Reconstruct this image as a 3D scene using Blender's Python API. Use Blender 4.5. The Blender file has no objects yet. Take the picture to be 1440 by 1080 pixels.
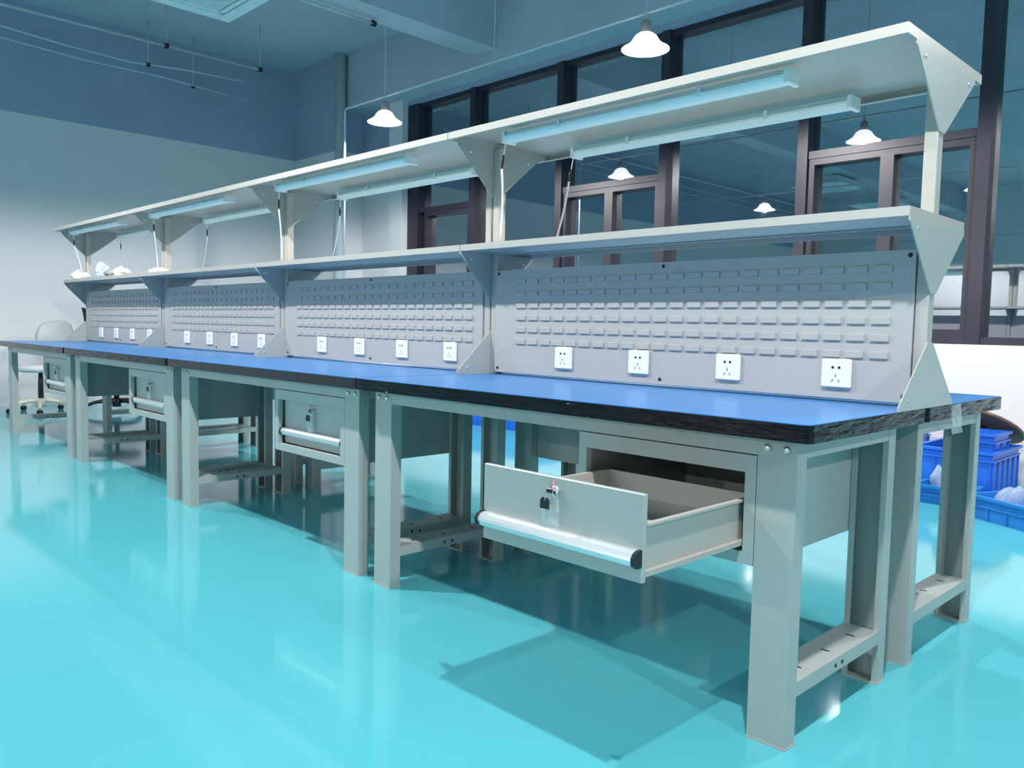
import bpy, bmesh, math, random
from mathutils import Vector, Matrix
random.seed(7)
S = bpy.context.scene
COL = S.collection

# ------------------------------------------------------------------ camera
FPX = 1144.4
YAW, PITCH, ROLL = math.radians(45.54), math.radians(-4.0), math.radians(1.18)
CAM = Vector((0.824, -1.748, 1.007))
fw = Vector((-math.sin(YAW)*math.cos(PITCH), math.cos(YAW)*math.cos(PITCH), math.sin(PITCH)))
rt = Vector((math.cos(YAW), math.sin(YAW), 0)); up = rt.cross(fw)
rt2 = math.cos(ROLL)*rt + math.sin(ROLL)*up
up2 = -math.sin(ROLL)*rt + math.cos(ROLL)*up
cd = bpy.data.cameras.new('camera'); co = bpy.data.objects.new('camera', cd); COL.objects.link(co)
cd.sensor_width = 36; cd.lens = FPX/1440*36; cd.clip_start = 0.05
M = Matrix.Identity(4)
for i in range(3):
    M[i][0] = rt2[i]; M[i][1] = up2[i]; M[i][2] = -fw[i]; M[i][3] = CAM[i]
co.matrix_world = M
S.camera = co

# ------------------------------------------------------------------ world, exposure
w = bpy.data.worlds.new('night'); S.world = w; w.use_nodes = True
w.node_tree.nodes['Background'].inputs[0].default_value = (0.02, 0.045, 0.07, 1)
w.node_tree.nodes['Background'].inputs[1].default_value = 0.5
S.view_settings.view_transform = 'Standard'; S.view_settings.look = 'None'
S.view_settings.gamma = 1; S.view_settings.use_curve_mapping = False
S.view_settings.exposure = 0.22
LAMP_W = 188.0          # each pendant lamp
LAMP_COL = (1.0, 0.965, 0.94)
LAMP_X = (-5.72, -2.67, 0.38); LAMP_Y = (2.9, -0.75, -8.6); LAMP_Z = 2.93

# ------------------------------------------------------------------ materials
def srgb(r, g, b):
    f = lambda c: c/12.92 if c <= .04045 else ((c+.055)/1.055)**2.4
    return (f(r/255), f(g/255), f(b/255), 1)
def mat(name, col, rough=.5, metal=0., var=.06, scale=6., bump=0., bscale=60., spec=.5, coat=0., stretch=None, emit=0., trans=0.):
    m = bpy.data.materials.new(name); m.use_nodes = True
    nt = m.node_tree; b = nt.nodes['Principled BSDF']
    b.inputs['Roughness'].default_value = rough; b.inputs['Metallic'].default_value = metal
    b.inputs['Specular IOR Level'].default_value = spec; b.inputs['Coat Weight'].default_value = coat
    tc = nt.nodes.new('ShaderNodeTexCoord'); mp = nt.nodes.new('ShaderNodeMapping')
    nt.links.new(tc.outputs['Object'], mp.inputs['Vector'])
    if stretch: mp.inputs['Scale'].default_value = stretch
    n = nt.nodes.new('ShaderNodeTexNoise'); n.inputs['Scale'].default_value = scale; n.inputs['Detail'].default_value = 4
    nt.links.new(mp.outputs['Vector'], n.inputs['Vector'])
    r = nt.nodes.new('ShaderNodeValToRGB')
    r.color_ramp.elements[0].position = .3; r.color_ramp.elements[1].position = .7
    r.color_ramp.elements[0].color = tuple(c*(1-var) for c in col[:3])+(1,)
    r.color_ramp.elements[1].color = tuple(min(1, c*(1+var)) for c in col[:3])+(1,)
    nt.links.new(n.outputs['Fac'], r.inputs['Fac']); nt.links.new(r.outputs['Color'], b.inputs['Base Color'])
    if bump:
        n2 = nt.nodes.new('ShaderNodeTexNoise'); n2.inputs['Scale'].default_value = bscale; n2.inputs['Detail'].default_value = 3
        nt.links.new(mp.outputs['Vector'], n2.inputs['Vector'])
        bp = nt.nodes.new('ShaderNodeBump'); bp.inputs['Strength'].default_value = bump; bp.inputs['Distance'].default_value = .01
        nt.links.new(n2.outputs['Fac'], bp.inputs['Height']); nt.links.new(bp.outputs['Normal'], b.inputs['Normal'])
    if emit:
        b.inputs['Emission Color'].default_value = (1, .98, .95, 1); b.inputs['Emission Strength'].default_value = emit
    if trans:
        b.inputs['Transmission Weight'].default_value = trans
    return m

FLOOR = mat('epoxy_floor', (.11, .54, .62, 1), .09, var=.03, scale=.7, bump=.012, bscale=3, spec=.55)
STEEL = mat('grey_powder_coat', (.41, .45, .437, 1), .38, var=.02, scale=3)
STEELW = mat('ivory_powder_coat', (.455, .445, .415, 1), .4, var=.02, scale=3)
PANEL = mat('panel_powder_coat', (.43, .43, .425, 1), .42, var=.02, scale=3)
DARKIN = mat('dark_shelf_strip', (.05, .05, .07, 1), .5)
BLUE = mat('blue_laminate', (.032, .22, .58, 1), .3, var=.04, scale=2)
EDGE = mat('black_rubber_edge', (.012, .013, .018, 1), .35)
WRAP = mat('black_edge_in_film', (.007, .007, .010, 1), .13, var=.5, scale=30, bump=.9, bscale=24, spec=.22, stretch=(.4, .4, 3.2))
BLACK = mat('black_plastic', (.012, .012, .014, 1), .35)
BLACKF = mat('black_fabric', (.02, .02, .024, 1), .85, var=.2, scale=40)
ALU = mat('brushed_aluminium', (.86, .88, .90, 1), .3, metal=.75, var=.03, scale=4, stretch=(1, 30, 30))
ZINC = mat('zinc_bolt', (.7, .74, .76, 1), .3, metal=.8)
WHITEP = mat('white_plastic', (.86, .87, .88, 1), .35, var=.01)
TUBEW = mat('white_light_housing', (.74, .87, .90, 1), .3, var=.01)
CORD = mat('white_cable', (.82, .83, .82, 1), .5)
WALLW = mat('white_plaster', (.75, .735, .76, 1), .75, var=.02, scale=1.2, bump=.05, bscale=40)
CONC = mat('painted_concrete', (.34, .41, .54, 1), .8, var=.08, scale=1.0, bump=.08, bscale=12)
CEIL = mat('ceiling_concrete', (.44, .52, .60, 1), .8, var=.07, scale=.9, bump=.08, bscale=10)
PIPEM = mat('grey_conduit', (.50, .57, .62, 1), .45)
FRAME = mat('brown_window_frame', (.030, .025, .040, 1), .42, var=.15, scale=5)
CRATE = mat('blue_crate_plastic', (.02, .16, .72, 1), .35, var=.08, scale=4)
CRATE2 = mat('light_blue_crate_plastic', (.03, .27, .75, 1), .35, var=.08, scale=4)
WOOD = mat('brown_board', (.16, .10, .07, 1), .5, var=.25, scale=5, stretch=(1, 6, 6))
BAG = None
BAGW = mat('white_plastic_bag', (.82, .84, .84, 1), .35, var=.15, scale=40, bump=.8, bscale=60)
YEL = mat('pale_yellow_parts', (.72, .62, .36, 1), .5, var=.3, scale=60)
GREYP = mat('grey_wire', (.32, .33, .32, 1), .5)
PINK = mat('pink_cord', (.75, .22, .32, 1), .6)
CREAM = mat('cream_base', (.72, .70, .60, 1), .4)
CHAIRW = mat('pale_grey_mesh', (.72, .72, .72, 1), .6)
SHADE = mat('glowing_enamel_shade', (.9, .92, .93, 1), .3, emit=1.4)  # white enamel with added glow, standing in for bulb light on the shade
BULB = mat('lit_bulb', (1, 1, 1, 1), .4, emit=60)
ACM = mat('white_ac_plastic', (.62, .80, .84, 1), .4)
ACG = mat('ac_grille', (.42, .60, .66, 1), .5)
HOLE = mat('dark_hole', (.006, .006, .008, 1), .6)

GLASS = bpy.data.materials.new('night_window_glass'); GLASS.use_nodes = True
nt = GLASS.node_tree; nt.nodes.clear()
o_ = nt.nodes.new('ShaderNodeOutputMaterial'); mx = nt.nodes.new('ShaderNodeMixShader')
tr = nt.nodes.new('ShaderNodeBsdfTransparent'); tr.inputs[0].default_value = (.55, .65, .7, 1)
gl = nt.nodes.new('ShaderNodeBsdfGlossy'); gl.inputs['Roughness'].default_value = .012; gl.inputs[0].default_value = (.97, .97, 1, 1)
gn = nt.nodes.new('ShaderNodeTexNoise'); gn.inputs['Scale'].default_value = .8
gr = nt.nodes.new('ShaderNodeMapRange'); gr.inputs[3].default_value = .43; gr.inputs[4].default_value = .50
nt.links.new(gn.outputs['Fac'], gr.inputs[0]); nt.links.new(gr.outputs[0], mx.inputs[0])
nt.links.new(tr.outputs[0], mx.inputs[1]); nt.links.new(gl.outputs[0], mx.inputs[2]); nt.links.new(mx.outputs[0], o_.inputs[0])

FILM = bpy.data.materials.new('clear_plastic_film'); FILM.use_nodes = True
nt = FILM.node_tree; nt.nodes.clear()
o_ = nt.nodes.new('ShaderNodeOutputMaterial'); mx = nt.nodes.new('ShaderNodeMixShader'); mx.inputs[0].default_value = .4
tr = nt.nodes.new('ShaderNodeBsdfTransparent')
gl = nt.nodes.new('ShaderNodeBsdfPrincipled'); gl.inputs['Base Color'].default_value = (.8, .85, .86, 1); gl.inputs['Roughness'].default_value = .15
nz = nt.nodes.new('ShaderNodeTexNoise'); nz.inputs['Scale'].default_value = 40
bp = nt.nodes.new('ShaderNodeBump'); bp.inputs['Strength'].default_value = .8; nt.links.new(nz.outputs['Fac'], bp.inputs['Height'])
nt.links.new(bp.outputs['Normal'], gl.inputs['Normal'])
nt.links.new(tr.outputs[0], mx.inputs[1]); nt.links.new(gl.outputs[0], mx.inputs[2]); nt.links.new(mx.outputs[0], o_.inputs[0])

BAG = FILM.copy(); BAG.name = 'thin_clear_bag'
for n_ in BAG.node_tree.nodes:
    if n_.type == 'MIX_SHADER': n_.inputs[0].default_value = .55
    if n_.type == 'BSDF_PRINCIPLED': n_.inputs['Base Color'].default_value = (.55, .68, .85, 1)

# ------------------------------------------------------------------ mesh helpers
class MB:
    """collects shapes into one mesh; off is subtracted from every point (thing origin)"""
    def __init__(s, off=(0, 0, 0)):
        s.v = []; s.f = []; s.off = Vector(off); s.smooth = []
    def add(s, vs, fs, smooth=False):
        n = len(s.v); s.v += [tuple(Vector(p)-s.off) for p in vs]
        s.f += [tuple(i+n for i in f) for f in fs]; s.smooth += [smooth]*len(fs)
        return s
    def box(s, x0, x1, y0, y1, z0, z1):
        vs = [(x, y, z) for z in (z0, z1) for y in (y0, y1) for x in (x0, x1)]
        return s.add(vs, [(0, 2, 3, 1), (4, 5, 7, 6), (0, 1, 5, 4), (2, 6, 7, 3), (0, 4, 6, 2), (1, 3, 7, 5)])
    def cbox(s, x0, x1, y0, y1, z0, z1, c=.003):
        """box with chamfered edges"""
        bm = bmesh.new(); bmesh.ops.create_cube(bm, size=1)
        for q in bm.verts:
            q.co = Vector(((x0+x1)/2+q.co.x*(x1-x0), (y0+y1)/2+q.co.y*(y1-y0), (z0+z1)/2+q.co.z*(z1-z0)))
        bmesh.ops.bevel(bm, geom=bm.edges[:], offset=c, segments=1, affect='EDGES')
        bm.verts.index_update()
        s.add([q.co[:] for q in bm.verts], [[q.index for q in f.verts] for f in bm.faces]); bm.free(); return s
    def prism(s, poly, axis, a0, a1):
        """polygon in the plane across axis, extruded a0..a1"""
        n = len(poly); vs = []
        for a in (a0, a1):
            for p, q in poly:
                vs.append({'x': (a, p, q), 'y': (p, a, q), 'z': (p, q, a)}[axis])
        fs = [tuple(range(n-1, -1, -1)), tuple(range(n, 2*n))] + [(i, (i+1) % n, n+(i+1) % n, n+i) for i in range(n)]
        return s.add(vs, fs)
    def tube(s, pts, r, n=8, caps=True):
        pts = [Vector(p) for p in pts]; vs = []; rr = r if isinstance(r, (list, tuple)) else [r]*len(pts)
        ref = None
        for i, p in enumerate(pts):
            t = (pts[min(i+1, len(pts)-1)]-pts[max(i-1, 0)]).normalized()
            if ref is None: ref = t.orthogonal().normalized()
            ref = (ref-t*ref.dot(t)).normalized(); b = t.cross(ref)
            for k in range(n):
                a = 2*math.pi*k/n; vs.append(p+(ref*math.cos(a)+b*math.sin(a))*rr[i])
        fs = [(i*n+k, i*n+(k+1) % n, (i+1)*n+(k+1) % n, (i+1)*n+k) for i in range(len(pts)-1) for k in range(n)]
        if caps: fs += [tuple(range(n-1, -1, -1)), tuple(range((len(pts)-1)*n, len(pts)*n))]
        return s.add(vs, fs, True)
    def lathe(s, prof, c=(0, 0, 0), n=24, axis='z'):
        vs = []; c = Vector(c)
        for r, h in prof:
            for k in range(n):
                a = 2*math.pi*k/n; x, y = r*math.cos(a), r*math.sin(a)
                vs.append(c+Vector({'z': (x, y, h), 'y': (x, h, y), 'x': (h, x, y)}[axis]))
        fs = [(i*n+k, i*n+(k+1) % n, (i+1)*n+(k+1) % n, (i+1)*n+k) for i in range(len(prof)-1) for k in range(n)]
        return s.add(vs, fs, True)
    def lump(s, c, sx, sy, sz, jit=.25, sub=4, seed=1):
        rnd = random.Random(seed); bm = bmesh.new(); bmesh.ops.create_icosphere(bm, subdivisions=sub, radius=1)
        ph = [(Vector((rnd.uniform(-4, 4), rnd.uniform(-4, 4), rnd.uniform(-4, 4))), rnd.uniform(0, 6)) for _ in range(7)]
        for q in bm.verts:
            k = 1+jit*sum(math.sin(q.co.dot(d)+p) for d, p in ph)/2.6
            q.co *= k
            if q.co.z > .2: q.co.x *= 1-.45*(q.co.z-.2); q.co.y *= 1-.45*(q.co.z-.2)
            if q.co.z < -.55: q.co.z = -.55
        zmin = min(q.co.z for q in bm.verts)
        bm.verts.index_update()
        s.add([(c[0]+q.co.x*sx, c[1]+q.co.y*sy, c[2]+(q.co.z-zmin)*sz) for q in bm.verts], [[q.index for q in f.verts] for f in bm.faces], True)
        bm.free(); return s
    def mesh(s, name, m):
        me = bpy.data.meshes.new(name); me.from_pydata(s.v, [], s.f); me.materials.append(m)
        bm = bmesh.new(); bm.from_mesh(me); bmesh.ops.recalc_face_normals(bm, faces=bm.faces[:]); bm.to_mesh(me); bm.free()
        for p, sm in zip(me.polygons, s.smooth): p.use_smooth = sm
        return me
    def build(s, name, m, parent=None, label=None):
        o = bpy.data.objects.new(name, s.mesh(name, m)); COL.objects.link(o)
        if parent: o.parent = parent
        if label: o['label'] = label
        return o
def tag(o, label, cat, group=None, kind=None):
    o['label'] = label; o['category'] = cat
    if group: o['group'] = group
    if kind: o['kind'] = kind
    return o
def thing(name, label, cat, loc, rz=0, group=None):
    o = bpy.data.objects.new(name, None); o.empty_display_size = .1; COL.objects.link(o)
    o.location = loc; o.rotation_euler = (0, 0, rz)
    return tag(o, label, cat, group)
def copy_tree(o, parent=None):
    c = o.copy(); COL.objects.link(c); c.parent = parent
    for ch in list(o.children): copy_tree(ch, c)
    return c
def struct(o, label, cat): return tag(o, label, cat, kind='structure')

# ------------------------------------------------------------------ room shell
XL, XR, YF, YB, ZC = -9.7, 6.0, -10.2, 4.6, 4.5
ZW = 3.28                                    # top of the white plaster
struct(MB().box(XL-.2, XR+.2, YF-.2, 5.0, -.2, 0).build('floor', FLOOR), 'glossy turquoise epoxy floor', 'floor')
struct(MB().box(XL-.2, XR+.2, YF-.2, 5.0, ZC, ZC+.2).build('ceiling', CEIL), 'blue-grey concrete ceiling slab', 'ceiling')
struct(MB().box(XL-.2, XL, YF, 5.0, 0, ZW).build('wall_left', WALLW), 'tall white plaster end wall', 'wall')
struct(MB().box(XL-.2, XL, YF, 5.0, ZW, ZC).build('wall_left_upper', CONC), 'dark blue-grey concrete band above the white end wall', 'wall')
struct(MB().box(XR, XR+.2, YF, 5.0, 0, ZC).build('wall_right', WALLW), 'white plaster wall at the near end of the room', 'wall')
struct(MB().box(XL, XR, YF-.2, YF, 0, ZC).build('wall_front', WALLW), 'white plaster wall behind the viewer', 'wall')
bw = MB().box(XL, XR, 4.6, 4.85, 0, .95).box(XL, -7.62, 4.6, 4.85, .95, ZW)
struct(bw.build('wall_back', WALLW), 'white wall below the windows and left of them', 'wall')
struct(MB().box(XL, -7.62, 4.6, 4.85, ZW, ZC).box(-7.62, XR, 4.6, 4.85, 3.76, ZC).build('wall_back_upper', CONC), 'blue-grey concrete wall above the windows', 'wall')
struct(MB().box(XL, XR, 4.28, 4.6, 3.82, ZC).build('beam_window', CEIL), 'long concrete beam running above the windows', 'beam')
for k, x in enumerate((-6.02, -1.2, 3.6)):
    struct(MB().box(x, x+.35, YF, 4.28, 3.95, ZC).build('beam_cross', CEIL), ('concrete ceiling beam crossing left of the lamps', 'concrete ceiling beam crossing above the nearest bench', 'concrete ceiling beam at the near end of the room')[k], 'beam')
struct(MB().box(XL, -8.62, 4.2, 4.6, ZW, ZC).build('column_upper', CONC), 'dark upper part of the corner column', 'column')
struct(MB().box(XL, -8.62, 4.2, 4.6, 0, ZW).build('column', WALLW), 'white corner column at the far end', 'column')
struct(MB().box(-7.9, -7.62, 4.52, 4.6, .95, 3.82).build('trim_1', WALLW), 'pale pilaster beside the brown window frame', 'trim')
tag(MB().tube([(-8.54, 4.2, 0), (-8.54, 4.2, ZC)], .07, 14).build('drain_pipe', PIPEM), 'grey vertical drain pipe in the far room corner', 'pipe')

# ------------------------------------------------------------------ windows
ZS, ZH, ZT = .95, 3.76, 2.44
mull = [-7.45, -6.40, -5.03, -3.72, -2.35, -1.02, .33, 1.68, 3.03, 4.38, 5.73]
def win(n, x0, x1, sash):
    cx = (x0+x1)/2
    o = thing('window_%d' % n, ('brown framed window with two sashes under a transom, bay %d from the far wall' if sash else 'tall single fixed pane in brown frame, bay %d from the far wall') % n, 'window', (cx, 4.7, ZS))
    o['kind'] = 'structure'; off = (cx, 4.7, ZS); h = .044
    f = MB(off).box(x0-h if n > 1 else x0-.17, x0+h, 4.61, 4.76, ZS, ZH)
    if n == len(mull)-1: f.box(x1-h, x1+h, 4.61, 4.76, ZS, ZH)
    f.box(x0+h, x1-h, 4.62, 4.76, ZS, ZS+.055).box(x0+h, x1-h, 4.64, 4.76, ZH-.05, ZH)
    f.build('frame', FRAME, o)
    panes = []
    if sash:
        MB(off).box(x0+h, x1-h, 4.63, 4.76, ZT-.03, ZT+.03).build('transom', FRAME, o)
        panes.append((x0+h, x1-h, ZT+.03, ZH-.05))
        xm = (x0+x1)/2
        spans = [(x0+h, xm), (xm, x1-h)] if x1-x0 > 1.2 else [(x0+h+.1, x1-h)]
        for a, b in spans:
            s = MB(off); d = .05; y0, y1 = 4.64, 4.75; z0, z1 = ZS+.055, ZT-.03
            s.box(a, a+d, y0, y1, z0, z1).box(b-d, b, y0, y1, z0, z1).box(a+d, b-d, y0, y1, z0, z0+d).box(a+d, b-d, y0, y1, z1-d, z1)
            so = s.build('sash', FRAME, o)
            MB(off).box(a+d, b-d, 4.716, 4.722, z0+d, z1-d).build('pane', GLASS, so)
    else:
        panes.append((x0+h, x1-h, ZS+.055, ZH-.05))
    for a, b, c, d in panes: MB(off).box(a, b, 4.716, 4.722, c, d).build('pane', GLASS, o)
for n in range(1, len(mull)): win(n, mull[n-1], mull[n], n % 2 == 1)

# ------------------------------------------------------------------ workbenches
L, BL, BD = 1.82, 1.814, .733
ORD = ('nearest', 'second', 'third', 'farthest')
def channel_y(b, u0, u1, y0, y1, z0, z1, web, t=.004):
    """upright C section: web at low y (web=-1) or high y (web=1), flanges both sides"""
    if web < 0: b.box(u0, u1, y0, y0+t, z0, z1)
    else: b.box(u0, u1, y1-t, y1, z0, z1)
    ya, yb = (y0+t, y1) if web < 0 else (y0, y1-t)
    b.box(u0, u0+t, ya, yb, z0, z1).box(u1-t, u1, ya, yb, z0, z1)
    lip = (y1-t, y1) if web < 0 else (y0, y0+t)
    b.box(u0+t, u0+.016, lip[0], lip[1], z0, z1).box(u1-.016, u1-t, lip[0], lip[1], z0, z1)
def rounded(x0, x1, y0, y1, r=.02, n=4):
    p = []
    for cx, cy, a0 in ((x1-r, y1-r, 0), (x0+r, y1-r, 90), (x0+r, y0+r, 180), (x1-r, y0+r, 270)):
        for k in range(n+1):
            a = math.radians(a0+90*k/n); p.append((cx+r*math.cos(a), cy+r*math.sin(a)))
    return p
OFF = (-BL/2, BD/2, 0)
def bolt(b, x, y, z, sgn=-1):
    b.lathe([(0, 0), (.009, 0), (.009, sgn*.006), (.006, sgn*.008), (0, sgn*.009)], (x, y, z), 8, 'y')
def make_bench(wrapped):
    o = thing('workbench', '', 'workbench', (0, 0, 0))
    top = MB(OFF)
    outer = rounded(-BL, 0, 0, BD); inner = rounded(-BL+.003, -.003, .003, BD-.003, .018)
    top.prism(inner, 'z', .7985, .8005); tp = top.build('table_top', BLUE, o, 'blue laminate work surface')
    eb = MB(OFF); n = len(outer)
    ring = []
    nz = 1
    eb.prism(outer, 'z', .757, .7984); eb.build('edge_band', WRAP if wrapped else EDGE, tp, 'black edge band')
    for u0 in (-.158, -1.764):
        for y0, web in ((.06, -1), (.611, 1)):
            b = MB(OFF); channel_y(b, u0, u0+.102, y0, y0+.048, .004, .757, web)
            b.box(u0-.002, u0+.104, y0-.003, y0+.051, 0, .005).box(u0, u0+.102, y0, y0+.048, .753, .757)
            lg = b.build('leg', STEEL, o)
            if web < 0:
                for du in (.026, .076):
                    q = MB(OFF); bolt(q, u0+du, y0, .730); q.build('bolt', ZINC, lg)
    for nm, y0 in (('front_rail', .061), ('rear_rail', .62)):
        MB(OFF).box(-1.662, -.158, y0, y0+.038, .709, .757).build(nm, STEEL, o)
    for u0, u1 in ((-.10, -.057), (-1.763, -1.72)):
        MB(OFF).box(u0, u1, .108, .611, .709, .757).build('end_rail', STEEL, o)
    for u0 in (-.157, -1.763):
        b = MB(OFF); u1 = u0+.1; t = .004
        b.box(u0, u1, .108, .611, .153, .157).box(u0, u0+t, .108, .611, .12, .153).box(u1-t, u1, .108, .611, .12, .153)
        fr = b.build('foot_rail', STEEL, o)
        for y in (.2, .36, .52):
            MB(OFF).box(u0+.045, u0+.068, y-.004, y+.004, .1566, .1576).build('slot', HOLE, fr)
        for y in (.33, .37):
            q = MB(OFF); q.lathe([(0, u1+.0008), (.006, u1+.0008), (.006, u1)], (0, y, .137), 8, 'x'); q.build('bolt_hole', HOLE, fr)
    # drawer cabinet
    x0, x1, y0, y1, z0, z1 = -.731, -.16, .062, .62, .432, .706; t = .004
    c = MB(OFF).box(x0, x0+t, y0, y1, z0, z1).box(x1-t, x1, y0, y1, z0, z1).box(x0+t, x1-t, y1-t, y1, z0, z1).box(x0+t, x1-t, y0, y1-t, z0, z0+t).box(x0+t, x1-t, y0, y1-t, z1-t, z1)
    cb = c.build('drawer_cabinet', STEEL, o)
    fr = MB(OFF); a0, a1, b0, b1 = -.702, -.190, .462, .662
    fr.box(x0, a0, y0-.002, y0+.02, z0, z1).box(a1, x1, y0-.002, y0+.02, z0, z1).box(a0, a1, y0-.002, y0+.02, z0, b0).box(a0, a1, y0-.002, y0+.02, b1, z1)
    fr.build('face_frame', STEEL, cb)
    # drawer
    x0, x1 = -.678, -.206; ya, yb = .078, .555; zb, zt = .476, .592; t = .003
    d = MB(OFF).box(x0, x0+t, ya, yb, zb, zt).box(x1-t, x1, ya, yb, zb, zt).box(x0+t, x1-t, yb-t, yb, zb, zt).box(x0+t, x1-t, ya, yb-t, zb, zb+t)
    for xa, s in ((x0, -1), (x1, 1)):             # rolled top edge and runner at the bottom
        p = sorted((xa, xa+s*.012)); d.box(p[0], p[1], ya, yb, zt-.006, zt); d.box(p[0], p[1], ya, yb, zb, zb+.012)
    dr = d.build('drawer', STEELW, o, 'steel drawer box')
    MB(OFF).cbox(-.698, -.194, .064, .078, .464, .658, .002).build('drawer_front', STEEL, dr)
    h = MB(OFF)
    hz = lambda P: [(.064-(.064-p)*.85, .518+(q-.5025)*.82) for p, q in P]
    prof = [(.064, .524), (.052, .524), (.040, .519), (.033, .509), (.031, .500), (.034, .497), (.034, .493), (.037, .490), (.037, .486), (.041, .483), (.046, .481), (.046, .484), (.041, .488), (.038, .5), (.041, .511), (.052, .519), (.064, .520)]
    h.prism(hz(prof), 'x', -.690, -.204); h.build('handle', ALU, dr, 'brushed aluminium strip handle')
    for xa, xb in ((-.699, -.690), (-.204, -.195)):
        MB(OFF).prism(hz([(.064, .526), (.050, .526), (.037, .520), (.029, .508), (.030, .489), (.044, .479), (.064, .481)]), 'x', xa, xb).build('handle_cap', BLACK, dr)
    lk = MB(OFF); lk.lathe([(0, -.010), (.009, -.010), (.011, -.006), (.011, 0)], (-.446, .064, .628), 14, 'y'); lk.build('lock', ZINC, dr)
    return o
protoW = make_bench(True); protoP = make_bench(False)
used = {id(protoW): False, id(protoP): False}
SLIDE = .412
def place_bench(proto, loc, rz, label, group):
    if used[id(proto)]: o = copy_tree(proto)
    else: o = proto; used[id(proto)] = True
    o.location = loc; o.rotation_euler = (0, 0, rz); o['label'] = label; o['group'] = group
    return o
blab = ('nearest workbench with blue top and its drawer pulled open',
        'second workbench from the near end, blue top with plain black edge and closed drawer',
        'third workbench from the near end, its black edge still wrapped in film',
        'farthest workbench of the front row, at the left edge of the picture')
clab = ('workbench standing behind the open-drawer bench, back to back with it',
        'second workbench from the near end in the row behind the panels',
        'third workbench from the near end in the row behind the panels',
        'farthest workbench of the row behind the panels')
benches = []
for i in range(4):
    benches.append(place_bench(protoP if i == 1 else protoW, (-L*i-BL/2, BD/2, 0), 0, blab[i], 'workbenches of the front row'))
for i in range(4):
    place_bench(protoP if i == 1 else protoW, (-L*i-BL/2, .739+BD/2, 0), math.pi, clab[i], 'workbenches of the back row')
for ch in benches[0].children:
    if ch.name.startswith('drawer') and not ch.name.startswith('drawer_cabinet'): ch.location.y -= SLIDE
for bn in benches[1:]:                            # closed drawers sit back inside their frames
    for ch in bn.children:
        if ch.name.startswith('drawer') and not ch.name.startswith('drawer_cabinet'): ch.location.y += .028

# keys hanging in the drawer locks
def keys(x, y, z, label, tilt):
    o = thing('key_set', label, 'keys', (x, y, z), 0, 'keys left in the drawer locks')
    k1 = MB().lathe([(0, 0), (.002, 0), (.002, -.006), (0, -.006)], (0, 0, 0), 6, 'y')
    k1.cbox(-.016, .012, -.010, -.005, -.006, .006, .002); k1.build('key_in_lock', BLACK, o)
    MB().tube([(.014+.008*math.cos(a), -.010, -.004+.008*math.sin(a)) for a in [2*math.pi*q/14 for q in range(15)]], .0012, 6).build('ring', ZINC, o)
    poly = [(-.012, 0), (.012, 0), (.014, -.012), (.012, -.026), (-.012, -.026), (-.014, -.012)]
    dx = -.018
    hd = MB().prism([(p+dx, q-.018) for p, q in [(-.013, -.026), (.013, -.026), (.013, -.008), (.008, 0), (.004, 0), (.004, -.006), (-.004, -.006), (-.004, 0), (-.008, 0), (-.013, -.008)]], 'y', -.013, -.008)
    hd.build('key_head', BLACK, o)
    MB().prism([(p+dx, q-.044) for p, q in [(-.004, 0), (.004, 0), (.004, -.016), (.002, -.02), (.003, -.024), (0, -.03), (-.003, -.026), (-.003, -.018)]], 'y', -.0115, -.0095).build('key_blade', ZINC, o)
    MB().tube([(.0, -.008, .002), (-.003, -.007, .02), (.004, -.004, .027), (.006, -.008, .012), (.012, -.010, .002)], .0012, 6).build('cord', PINK, o)
    vs = []; fs = []
    rnd = random.Random(3)
    for a in range(5):
        for b in range(7): vs.append((-.03+.014*a, -.006-rnd.uniform(0, .004), -.012-.013*b))
    for a in range(4):
        for b in range(6): fs.append((a*7+b, a*7+b+1, (a+1)*7+b+1, (a+1)*7+b))
    MB().add(vs, fs).build('plastic_pouch', FILM, o)
    return o
for i in range(4):
    keys(-L*i-.446, .054-(SLIDE if i == 0 else -.028), .628, ('black keys with a pink cord on the pulled-out drawer', 'keys hanging on the closed drawer of the second bench', 'keys hanging on the closed drawer of the third bench', 'keys hanging on the closed drawer of the farthest bench')[i], 0)

# ------------------------------------------------------------------ shelf racks standing along the middle of the tables
lou = MB(); a, b, c = .0275, .0105, .006
lou.add([(-a, 0, -b), (a, 0, -b), (a, 0, b), (-a, 0, b), (-a+.0015, -c, -b+.001), (a-.0008, -c, -b+.001), (a-.0008, -c, b-.0015), (-a+.0015, -c, b-.0015)],
        [(4, 5, 6, 7), (0, 1, 5, 4), (1, 2, 6, 5), (2, 3, 7, 6), (3, 0, 4, 7)])
LOU = lou.mesh('louvre', PANEL)
ROFF = (-BL/2, .721, .8005)
def shelf(nm, o, y0, y1, zt, th, dark):
    b = MB(ROFF); u0, u1 = -BL, .0; t = .003
    b.box(u0, u1, y0, y1, zt-t, zt).box(u0, u1, y0, y0+t, zt-th, zt-t).box(u0, u1, y1-t, y1, zt-th, zt-t)
    b.box(u0, u0+t, y0+t, y1-t, zt-th, zt-t).box(u1-t, u1, y0+t, y1-t, zt-th, zt-t)
    b.box(u0+t, u1-t, y0+t, .742 if dark else y0+.018, zt-th, zt-th+t).box(u0+t, u1-t, y1-.018, y1-t, zt-th, zt-th+t)
    s = b.build(nm, STEELW, o)
    if dark:
        MB(ROFF).box(u0+.02, u1-.06, .755, y1-.014, zt-th-.001, zt-th+.006).build('dark_strip', DARKIN, s, 'dark strip under the rear half of the shelf')  # plain dark strip along the rear half of the shelf underside
        MB(ROFF).box(u0+.02, u1-.06, .742, .755, zt-th-.004, zt-th+.01).build('strip_lip', STEELW, s)
    return s
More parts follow.
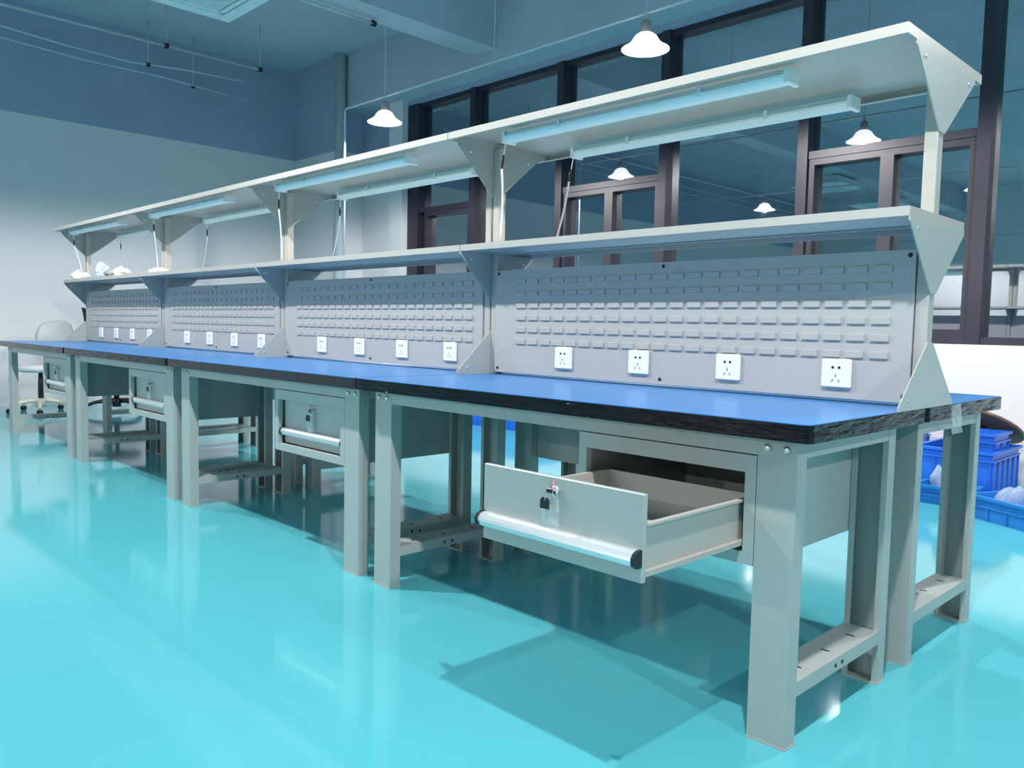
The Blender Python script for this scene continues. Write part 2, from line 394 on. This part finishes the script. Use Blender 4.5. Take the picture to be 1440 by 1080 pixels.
def gusset(o, u0, u1, za, ya0, ya1, zb, yb0, yb1):
    b = MB(ROFF); b.prism([(ya0, za), (ya1, za), (ya1, za-(.012 if za > zb else -.012)), (yb1, zb), (yb0, zb), (ya0, za-(.012 if za > zb else -.012))], 'x', u0, u1)
    g = b.build('gusset', STEEL, o)
    for yy in (ya0+.06, ya1-.06):
        q = MB(ROFF); z = za-.03 if za > zb else za+.03
        q.lathe([(0, u1+.002), (.005, u1+.002), (.007, u1)], (0, yy, z), 8, 'x'); q.build('screw', ZINC, g)
    return g
def make_rack():
    o = thing('shelf_rack', '', 'shelf rack', (0, 0, 0))
    for u0 in (-.038, -BL+.003):
        MB(ROFF).cbox(u0, u0+.036, .70, .742, .8005, 1.774, .002).build('post', STEELW, o)
    for u0, u1 in ((-.0025, .0015), (-BL, -BL+.003)):
        gusset(o, u0, u1, 1.774, .505, .975, 1.573, .70, .742)
        gusset(o, u0, u1, 1.323, .519, .955, 1.125, .70, .742)
        gusset(o, u0, u1, .8005, .510, .932, .987, .70, .742)
    shelf('upper_shelf', o, .443, 1.039, 1.801, .027, False)
    shelf('lower_shelf', o, .5175, .9556, 1.3487, .0256, True)
    p = MB(ROFF).box(-BL+.039, -.039, .692, .70, .812, 1.25).box(-BL+.039, -.039, .70, .712, 1.24, 1.25).build('louvre_panel', PANEL, o, 'grey panel stamped with rows of louvres')
    MB(ROFF).box(-BL+.039, -.039, .742, .750, .812, 1.25).build('rear_panel', PANEL, o)
    for r in range(6):
        for k in range(22):
            q = bpy.data.objects.new('louvre', LOU); COL.objects.link(q); q.parent = p
            q.location = Vector((-.1285-.0708*k, .692, 1.199-.0505*r))-Vector(ROFF)
    for u in (-.055, -.90, -1.755):
        for z in (1.235, .83):
            q = MB(ROFF); q.lathe([(0, -.003), (.006, -.003), (.007, 0)], (u, .692, z), 10, 'y'); q.build('screw', BLACK, p)
    return o
rk = make_rack()
rlab = ('nearest shelf rack, its open end at the right of the picture', 'second shelf rack from the near end',
        'third shelf rack from the near end', 'farthest shelf rack, with plastic clutter on its lower shelf')
for i in range(4):
    o = rk if i == 0 else copy_tree(rk)
    o.location = (-L*i-BL/2, .721, .8005); o['label'] = rlab[i]; o['group'] = 'two-tier shelf racks on the benches'

# sockets
def make_socket():
    o = thing('power_socket', '', 'socket', (0, 0, 0))
    MB().cbox(-.046, .046, -.011, 0, -.044, .044, .004).build('cover_plate', WHITEP, o)
    for x in (-.010, .010):
        q = MB(); q.lathe([(0, -.0117), (.0045, -.0117), (.0045, -.010)], (x, 0, .018), 8, 'y'); q.build('pin_hole', HOLE, o)
    for x, z, r in ((0, -.007, 0), (-.010, -.022, .5), (.010, -.022, -.5)):
        dx, dz = math.sin(r)*.005, math.cos(r)*.005
        q = MB().prism([(x-dx-.0012, z-dz), (x-dx+.0012, z-dz), (x+dx+.0012, z+dz), (x+dx-.0012, z+dz)], 'y', -.0117, -.010); q.build('pin_slot', HOLE, o)
    return o
sk = make_socket(); first = True
for i in range(4):
    for k, u in enumerate((-1.365, -.993, -.621, -.25)):
        o = sk if first else copy_tree(sk); first = False
        o.location = (-L*i+u, .692, .887); o['group'] = 'white sockets along the louvred panels'
        o['label'] = '%s white socket from the left on the %s louvred panel' % (('first', 'second', 'third', 'rightmost')[k], ('nearest', 'second nearest', 'third nearest', 'farthest')[i])

# fluorescent battens under the upper shelves
def make_batten(label, loc, cordlen, sway):
    o = thing('light_batten', label, 'light fixture', loc, 0, 'unlit light battens under the upper shelves')
    MB().cbox(-.60, .60, -.022, .022, -.018, 0, .003).build('housing', TUBEW, o)
    b = MB(); n = 10
    b.prism([(.034*math.cos(math.pi*k/n), -.018-.024*math.sin(math.pi*k/n)) for k in range(n+1)], 'x', -.585, .585)
    b.build('diffuser', TUBEW, o)
    for x0 in (-.602, .585):
        MB().cbox(x0, x0+.017, -.036, .036, -.044, 0, .003).build('end_cap', WHITEP, o)
    for x in (-.3, .3): MB().box(x-.006, x+.006, -.0355, .0355, -.03, 0).build('clip', TUBEW, o)
    p0 = Vector((-.602, 0, -.03)); pts = []
    q1 = p0+Vector((-.03, .01, -.05)); q2 = p0+Vector((-.05, .02, -.10))
    MB().tube([p0, p0+Vector((-.015, .004, -.012)), q1], .0028, 6).build('lead', CORD, o)
    MB().tube([q1, (q1+q2)/2, q2], [.004, .006, .004], 8).build('plug', BLACK, o)
    pts = []
    for k in range(9):
        t = k/8; pts.append(q2+Vector((sway[0]*math.sin(t*math.pi*.5)+.02*math.sin(t*math.pi), sway[1]*t, -cordlen*t)))
    pts[-1].z = q2.z-cordlen
    MB().tube(pts, .0042, 6).build('cable', CORD, o)
    return o
for i in range(4):
    for k, (y, uc) in enumerate(((.53, -.95), (.915, -.93))):
        z = 1.774
        lab = '%s light batten under the %s upper shelf' % (('front', 'rear')[k], ('nearest', 'second', 'third', 'farthest')[i])
        make_batten(lab, (-L*i+uc, y, z), .285 if k == 0 else .285, ((-.05, .045), (-.06, -.02))[k] if i < 3 else (.05, .05))

# clutter on the far lower shelf
zs = 1.349
cl = [('plastic_bag', BAGW, (-7.16, .62), (.06, .055, .05), 'crumpled white bag at the left end of the far shelf'),
      ('plastic_bag', BAGW, (-6.86, .71), (.07, .06, .09), 'upright white bag second from the left on the far shelf'),
      ('plastic_bag', BAG, (-6.68, .66), (.10, .07, .07), 'bluish clear bag in the middle of the far shelf'),
      ('wire_bundle', GREYP, (-6.40, .64), (.13, .06, .045), 'grey bundle of wire on the far shelf'),
      ('plastic_bag', BAGW, (-6.12, .62), (.09, .06, .05), 'white bag beside the grey wire bundle'),
      ('wire_bundle', GREYP, (-5.92, .72), (.07, .06, .03), 'small grey wire bundle at the right of the shelf clutter')]
for i, (nm, m, p, s, lab) in enumerate(cl):
    tag(MB((p[0], p[1], zs)).lump((p[0], p[1], zs), *s, jit=.35, seed=i+3).build(nm, m), lab, nm.split('_')[1] if 'bag' in nm else 'wires').location = (p[0], p[1], zs)
bx = thing('adapter_box', 'small white box by the post of the third rack', 'box', (-5.40, .64, zs))
MB().cbox(-.09, .09, -.04, .04, 0, .035, .006).build('case', WHITEP, bx); MB().cbox(-.05, .05, -.025, .025, .035, .045, .004).build('lid', WHITEP, bx)

# ------------------------------------------------------------------ pendant lamps and conduit
def make_lamp():
    o = thing('pendant_lamp', '', 'lamp', (0, 0, 0))
    sh = MB(); pr = [(.030, .112), (.052, .106), (.074, .090), (.092, .062), (.106, .042), (.134, .022), (.165, .004), (.165, 0), (.132, .016), (.102, .036), (.087, .058), (.070, .084), (.030, .104)]
    sh.lathe(pr, n=28); sh.build('lamp_shade', SHADE, o)
    MB().lathe([(0, .20), (.014, .20), (.034, .185), (.036, .12), (.030, .105), (0, .105)], n=16).build('socket', GREYP, o)
    MB().lathe([(0, .104), (.03, .101), (.05, .092), (.058, .078), (.05, .064), (.03, .055), (0, .052)], n=18).build('bulb', BULB, o)
    MB().tube([(0, 0, .2), (0, 0, .235)], .010, 8).build('hook', PIPEM, o)
    ld = bpy.data.lights.new('lamp_light', 'SPOT'); ld.energy = LAMP_W; ld.color = LAMP_COL; ld.shadow_soft_size = .038
    ld.spot_size = math.radians(170); ld.spot_blend = .22
    lo = bpy.data.objects.new('lamp_light', ld); COL.objects.link(lo); lo.parent = o; lo.location = (0, 0, .012)
    return o
lp = make_lamp(); first = True
for j, y in enumerate(LAMP_Y):
    for i, x in enumerate(LAMP_X+((3.43,) if j == 1 else ())):
        o = lp if first else copy_tree(lp); first = False
        o.location = (x, y, LAMP_Z); o['group'] = 'lit pendant lamps'
        if j == 0 and i == 0: o['label'] = 'smaller lit pendant lamp, left of the two hanging before the windows'
        elif j == 0 and i == 1: o['label'] = 'larger lit pendant lamp hanging above the nearest shelf rack'
        else:
            o['label'] = 'lit pendant lamp %s, %s from the far end wall' % (('of the window row', 'over the front aisle', 'by the wall behind the viewer')[j], ('first', 'second', 'third', 'fourth')[i])
for j, y in enumerate(LAMP_Y):
    zc = LAMP_Z+.246
    b = MB(); 
    if j == 0: b.tube([(-6.41, y, .02), (-6.41, y, zc-.03), (-6.40, y, zc-.01), (-6.38, y, zc), (XR, y, zc)], .011, 8)
    else: b.tube([(-7.5, y, zc), (XR, y, zc)], .011, 8)
    r = b.build('conduit', PIPEM); tag(r, ('thin pale conduit carrying the two pendant lamps before the windows', 'thin conduit over the front aisle', 'thin conduit at the far side of the room behind the viewer')[j], 'conduit')
    for x in LAMP_X+(-4.2, -1.15, 1.9): MB().tube([(x, y, zc), (x, y, ZC)], .004, 6).build('hanger_rod', PIPEM, r)

# pipes below the ceiling at the far left
def pipe(name, pts, r, rods, label):
    o = tag(MB().tube(pts, r, 8).build(name, PIPEM), label, 'pipe')
    for p in rods:
        MB().tube([p, (p[0], p[1], ZC)], .007, 6).build('hanger_rod', PIPEM, o)
        MB().lathe([(r+.004, -.02), (r+.014, -.02), (r+.014, .02), (r+.004, .02), (r+.004, -.02)], p, 10, 'y').build('clamp', BLACK, o)
pipe('sprinkler_pipe', [(-8.4, -9, 4.0), (-8.4, 3.02, 4.0)], .016, [(-8.4, 3.0, 4.0), (-8.4, 1.9, 4.0), (-8.4, -2, 4.0)], 'upper thin pipe hung from the ceiling at the far left')
pipe('cable_run', [(-9.1, -9, 4.02), (-9.1, .3, 4.02), (-9.15, 1.1, 3.98), (-9.25, 1.8, 3.99), (-9.1, 2.4, 4.0), (-9.0, 3.1, 4.0)], .011, [(-9.2, 2.0, 3.99)], 'sagging cable run below the thin ceiling pipe')
pipe('cable_run', [(-9.45, -9, 4.0), (-9.45, .4, 4.0), (-9.4, 1.3, 3.94), (-9.35, 2.2, 3.93), (-9.3, 3.3, 3.86)], .011, [(-9.35, 2.6, 3.90)], 'lowest cable run along the dark upper wall')
pipe('conduit_pipe', [(-5.92, 1.85, 3.9), (-5.92, 2.95, 3.9)], .014, [(-5.92, 2.9, 3.9)], 'thin pipe under the cross beam ending above the left lamp')

# air conditioner cassettes
def make_ac():
    o = thing('air_conditioner', '', 'air conditioner', (0, 0, 0)); h = .475
    MB().cbox(-h+.05, h-.05, -h+.05, h-.05, .05, .16, .01).build('body', ACM, o)
    f = MB(); i_ = .36
    for a, b, c, d in ((-h, h, -h, -i_), (-h, h, i_, h), (-h, -i_, -i_, i_), (i_, h, -i_, i_)): f.cbox(a, b, c, d, 0, .05, .008)
    f.build('frame', ACM, o)
    for a, b, c, d in ((-.30, .30, -.345, -.30), (-.30, .30, .30, .345), (-.345, -.30, -.30, .30), (.30, .345, -.30, .30)):
        MB().cbox(a, b, c, d, .008, .016, .002).build('flap', ACM, o)
    MB().box(-i_, i_, -i_, i_, .03, .05).build('backing', ACG, o)
    g = MB()
    for k in range(26): x = -.29+.58*k/25; g.box(x-.006, x+.006, -.29, .29, .012, .028)
    g.build('grille', ACM, o)
    for x in (-.38, .38):
        for y in (-.38, .38): MB().tube([(x, y, .155), (x, y, ZC-3.77)], .006, 6).build('hanger_rod', PIPEM, o)
    return o
ac = make_ac()
for k, (x, y) in enumerate(((-6.14, 1.30), (-6.3, -4.1), (-2.2, -6.2), (-6.4, -6.9), (1.9, -2.5))):
    o = ac if k == 0 else copy_tree(ac); o.location = (x, y, 3.77)
    o['label'] = 'square white ceiling air conditioner at the top left of the picture' if k == 0 else 'ceiling air conditioner behind the viewer, ' + ('mirrored in the middle windows', 'between the two far lamps', 'farthest from the windows', 'nearest the right-hand wall')[k-1]
    o['group'] = 'ceiling air conditioners'

# ------------------------------------------------------------------ crates and stores by the window wall
def crate(name, label, loc, sx, sy, h, m, rz=0, group='blue plastic crates'):
    o = thing(name, label, 'crate', loc, rz, group); t = .008; e = .012
    b = MB().box(-sx/2, sx/2, -sy/2, sy/2, 0, .008)
    b.box(-sx/2, -sx/2+t, -sy/2, sy/2, .008, h).box(sx/2-t, sx/2, -sy/2, sy/2, .008, h).box(-sx/2+t, sx/2-t, -sy/2, -sy/2+t, .008, h).box(-sx/2+t, sx/2-t, sy/2-t, sy/2, .008, h)
    b.build('tub', m, o)
    r = MB()
    for z0, z1, ee in ((h-.016, h, e+.006), (h-.06, h-.05, e)):
        r.box(-sx/2-ee, -sx/2, -sy/2-ee, sy/2+ee, z0, z1).box(sx/2, sx/2+ee, -sy/2-ee, sy/2+ee, z0, z1).box(-sx/2, sx/2, -sy/2-ee, -sy/2, z0, z1).box(-sx/2, sx/2, sy/2, sy/2+ee, z0, z1)
    r.build('rim', m, o)
    n = max(2, int(sx/.1))
    for k in range(n+1):
        x = -sx/2+.01+(sx-.02)*k/n
        for y, s in ((-sy/2, -1), (sy/2, 1)):
            p = sorted((y, y+s*.008)); MB().box(x-.004, x+.004, p[0], p[1], 0, h-.06).build('rib', m, o)
    n = max(2, int(sy/.1))
    for k in range(n+1):
        y = -sy/2+.01+(sy-.02)*k/n
        for x, s in ((-sx/2, -1), (sx/2, 1)):
            p = sorted((x, x+s*.008)); MB().box(p[0], p[1], y-.004, y+.004, 0, h-.06).build('rib', m, o)
    return o
crate('storage_crate', 'deep blue crate behind the benches, the tall tub standing in it', (-.83, 4.0, 0), .44, .56, .31, CRATE)
crate('storage_crate', 'tall blue tub set inside the deep crate under the brown board', (-.77, 4.00, .009), .26, .30, .40, CRATE)
crate('storage_crate', 'blue crate beside the deep crate, farther left by the wall', (-1.42, 4.12, 0), .44, .56, .36, CRATE)
crate('parts_tray', 'low bright blue tray at the right edge holding clear bags', (-.235, 3.30, 0), .60, .40, .13, CRATE2, math.radians(-27))
crate('parts_tray', 'small blue tray with a bag of yellow parts, seen between table legs', (-.80, 3.55, 0), .30, .21, .11, CRATE2)
for k in range(2):
    crate('storage_crate', ('blue crate under the windows glimpsed left between the bench legs', 'blue crate under the windows glimpsed right between the bench legs')[k], (-5.35+.68*k, 3.98, 0), .60, .40, .28, CRATE)
def lump(name, m, p, s, lab, cat, seed, jit=.3):
    o = MB().lump((0, 0, 0), *s, jit=jit, seed=seed).build(name, m); o.location = p; tag(o, lab, cat); return o
lump('plastic_bag', BAG, (-.40, 3.36, .010), (.09, .09, .13), 'clear bag standing in the left end of the low blue tray', 'bag', 21)
lump('plastic_bag', BAG, (-.10, 3.25, .010), (.13, .10, .10), 'clear bag heaped in the right end of the low blue tray', 'bag', 22)
lump('plastic_bag', BAG, (-.84, 3.57, .095), (.06, .05, .08), 'clear bag on the small blue tray between the table legs', 'bag', 23)
lump('parts_heap', YEL, (-.78, 3.53, .009), (.10, .06, .06), 'pale yellow small parts heaped in the small blue tray', 'parts', 24, .12)
lump('black_bag', BLACKF, (-.30, 4.05, 0), (.17, .22, .19), 'black bag slumped by the wall at the right edge', 'bag', 25)
lump('black_bag', BLACKF, (-.25, 3.70, 0), (.10, .09, .09), 'smaller black bag in front of the slumped one', 'bag', 26)
bo = thing('round_board', 'brown round board lying tilted on the tall blue tub', 'board', (-.845, 4.31, .415)); bo.rotation_euler = (math.radians(-28), math.radians(9), 0)
MB().lathe([(0, -.012), (.25, -.012), (.26, -.006), (.26, .008), (.25, .013), (0, .013)], n=40).build('disc', WOOD, bo)
MB().lathe([(0, -.02), (.05, -.02), (.05, -.012)], n=20).build('mounting_plate', BLACK, bo)

# ------------------------------------------------------------------ office chairs at the far left
def chair(label, loc, rz, mb, mu, bh):
    o = thing('office_chair', label, 'chair', loc, rz, 'office chairs at the far end')
    MB().lathe([(0, .06), (.045, .06), (.045, .13), (.03, .15), (0, .15)], n=16).build('hub', mb, o)
    for k in range(5):
        a = 2*math.pi*k/5+.3; c, s = math.cos(a), math.sin(a)
        MB().tube([(0, 0, .125), (.12*c, .12*s, .125), (.22*c, .22*s, .105), (.30*c, .30*s, .07)], [.026, .023, .019, .016], 8).build('base_arm', mb, o)
        w_ = MB(); 
        for q in (-.014, .014):
            w_.lathe([(0, q-.009), (.022, q-.009), (.026, q-.005), (.026, q+.005), (.022, q+.009), (0, q+.009)], (.30*c, .30*s, .026), 14, 'x')
        w_.build('caster', BLACK, o)
    MB().tube([(0, 0, .15), (0, 0, .30), (0, 0, .43)], [.028, .028, .02], 12).build('gas_lift', BLACK, o)
    b = MB(); n = 20
    for z, r in ((.43, .20), (.445, .235), (.475, .245), (.495, .235), (.505, .19)): pass
    b.lathe([(0, .43), (.19, .43), (.235, .45), (.245, .475), (.232, .498), (.16, .508), (0, .505)], n=24); b.build('seat', mu, o)
    MB().tube([(0, .16, .44), (0, .26, .45), (0, .29, .55), (0, .285, .70)], [.022, .02, .018, .018], 8).build('back_support', mb, o)
    vs = []; fs = []; NX, NZ = 10, 10
    for side in (0, 1):
        for i in range(NX+1):
            for j in range(NZ+1):
                u = -1+2*i/NX; v = -1+2*j/NZ
                x = .22*u*math.sqrt(max(.0, 1-.42*v*v)); z = .56+bh/2+bh/2*v*math.sqrt(max(0, 1-.35*u*u))
                vs.append((x, .27-.06*u*u+.03*v*v+side*.025, z))
    K = (NX+1)*(NZ+1); id_ = lambda s, i, j: s*K+i*(NZ+1)+j
    for s in (0, 1):
        for i in range(NX):
            for j in range(NZ): fs.append((id_(s, i, j), id_(s, i+1, j), id_(s, i+1, j+1), id_(s, i, j+1)))
    for i in range(NX):
        for j in (0, NZ): fs.append((id_(0, i, j), id_(0, i+1, j), id_(1, i+1, j), id_(1, i, j)))
        for k2 in (0, NX): fs.append((id_(0, k2, i), id_(0, k2, i+1), id_(1, k2, i+1), id_(1, k2, i)))
    MB().add(vs, fs, True).build('backrest', mu, o)
    return o
chair('pale grey office chair with cream base behind the farthest bench', (-8.85, .72, 0), math.radians(38), CREAM, CHAIRW, .42)
chair('pale grey office chair cut by the left edge of the picture', (-7.72, -.20, 0), math.radians(100), CREAM, CHAIRW, .30)
chair('black office chair behind the far end of the back bench row', (-8.45, 1.35, 0), math.radians(160), BLACK, BLACKF, .56)

# loose film flap and clip on the table end
fl = MB((0.008, .955, .70)); vs = []; rnd = random.Random(9)
for i in range(6):
    for j in range(6): vs.append((.009+rnd.uniform(0, .006), .90+.018*i+.004*j, .80-.018*j))
fl.add(vs, [(i*6+j, i*6+j+1, (i+1)*6+j+1, (i+1)*6+j) for i in range(5) for j in range(5)])
fo = fl.build('film_flap', FILM); fo.location = (.008, .955, .70); tag(fo, 'loose flap of clear film on the end of the back bench', 'film')
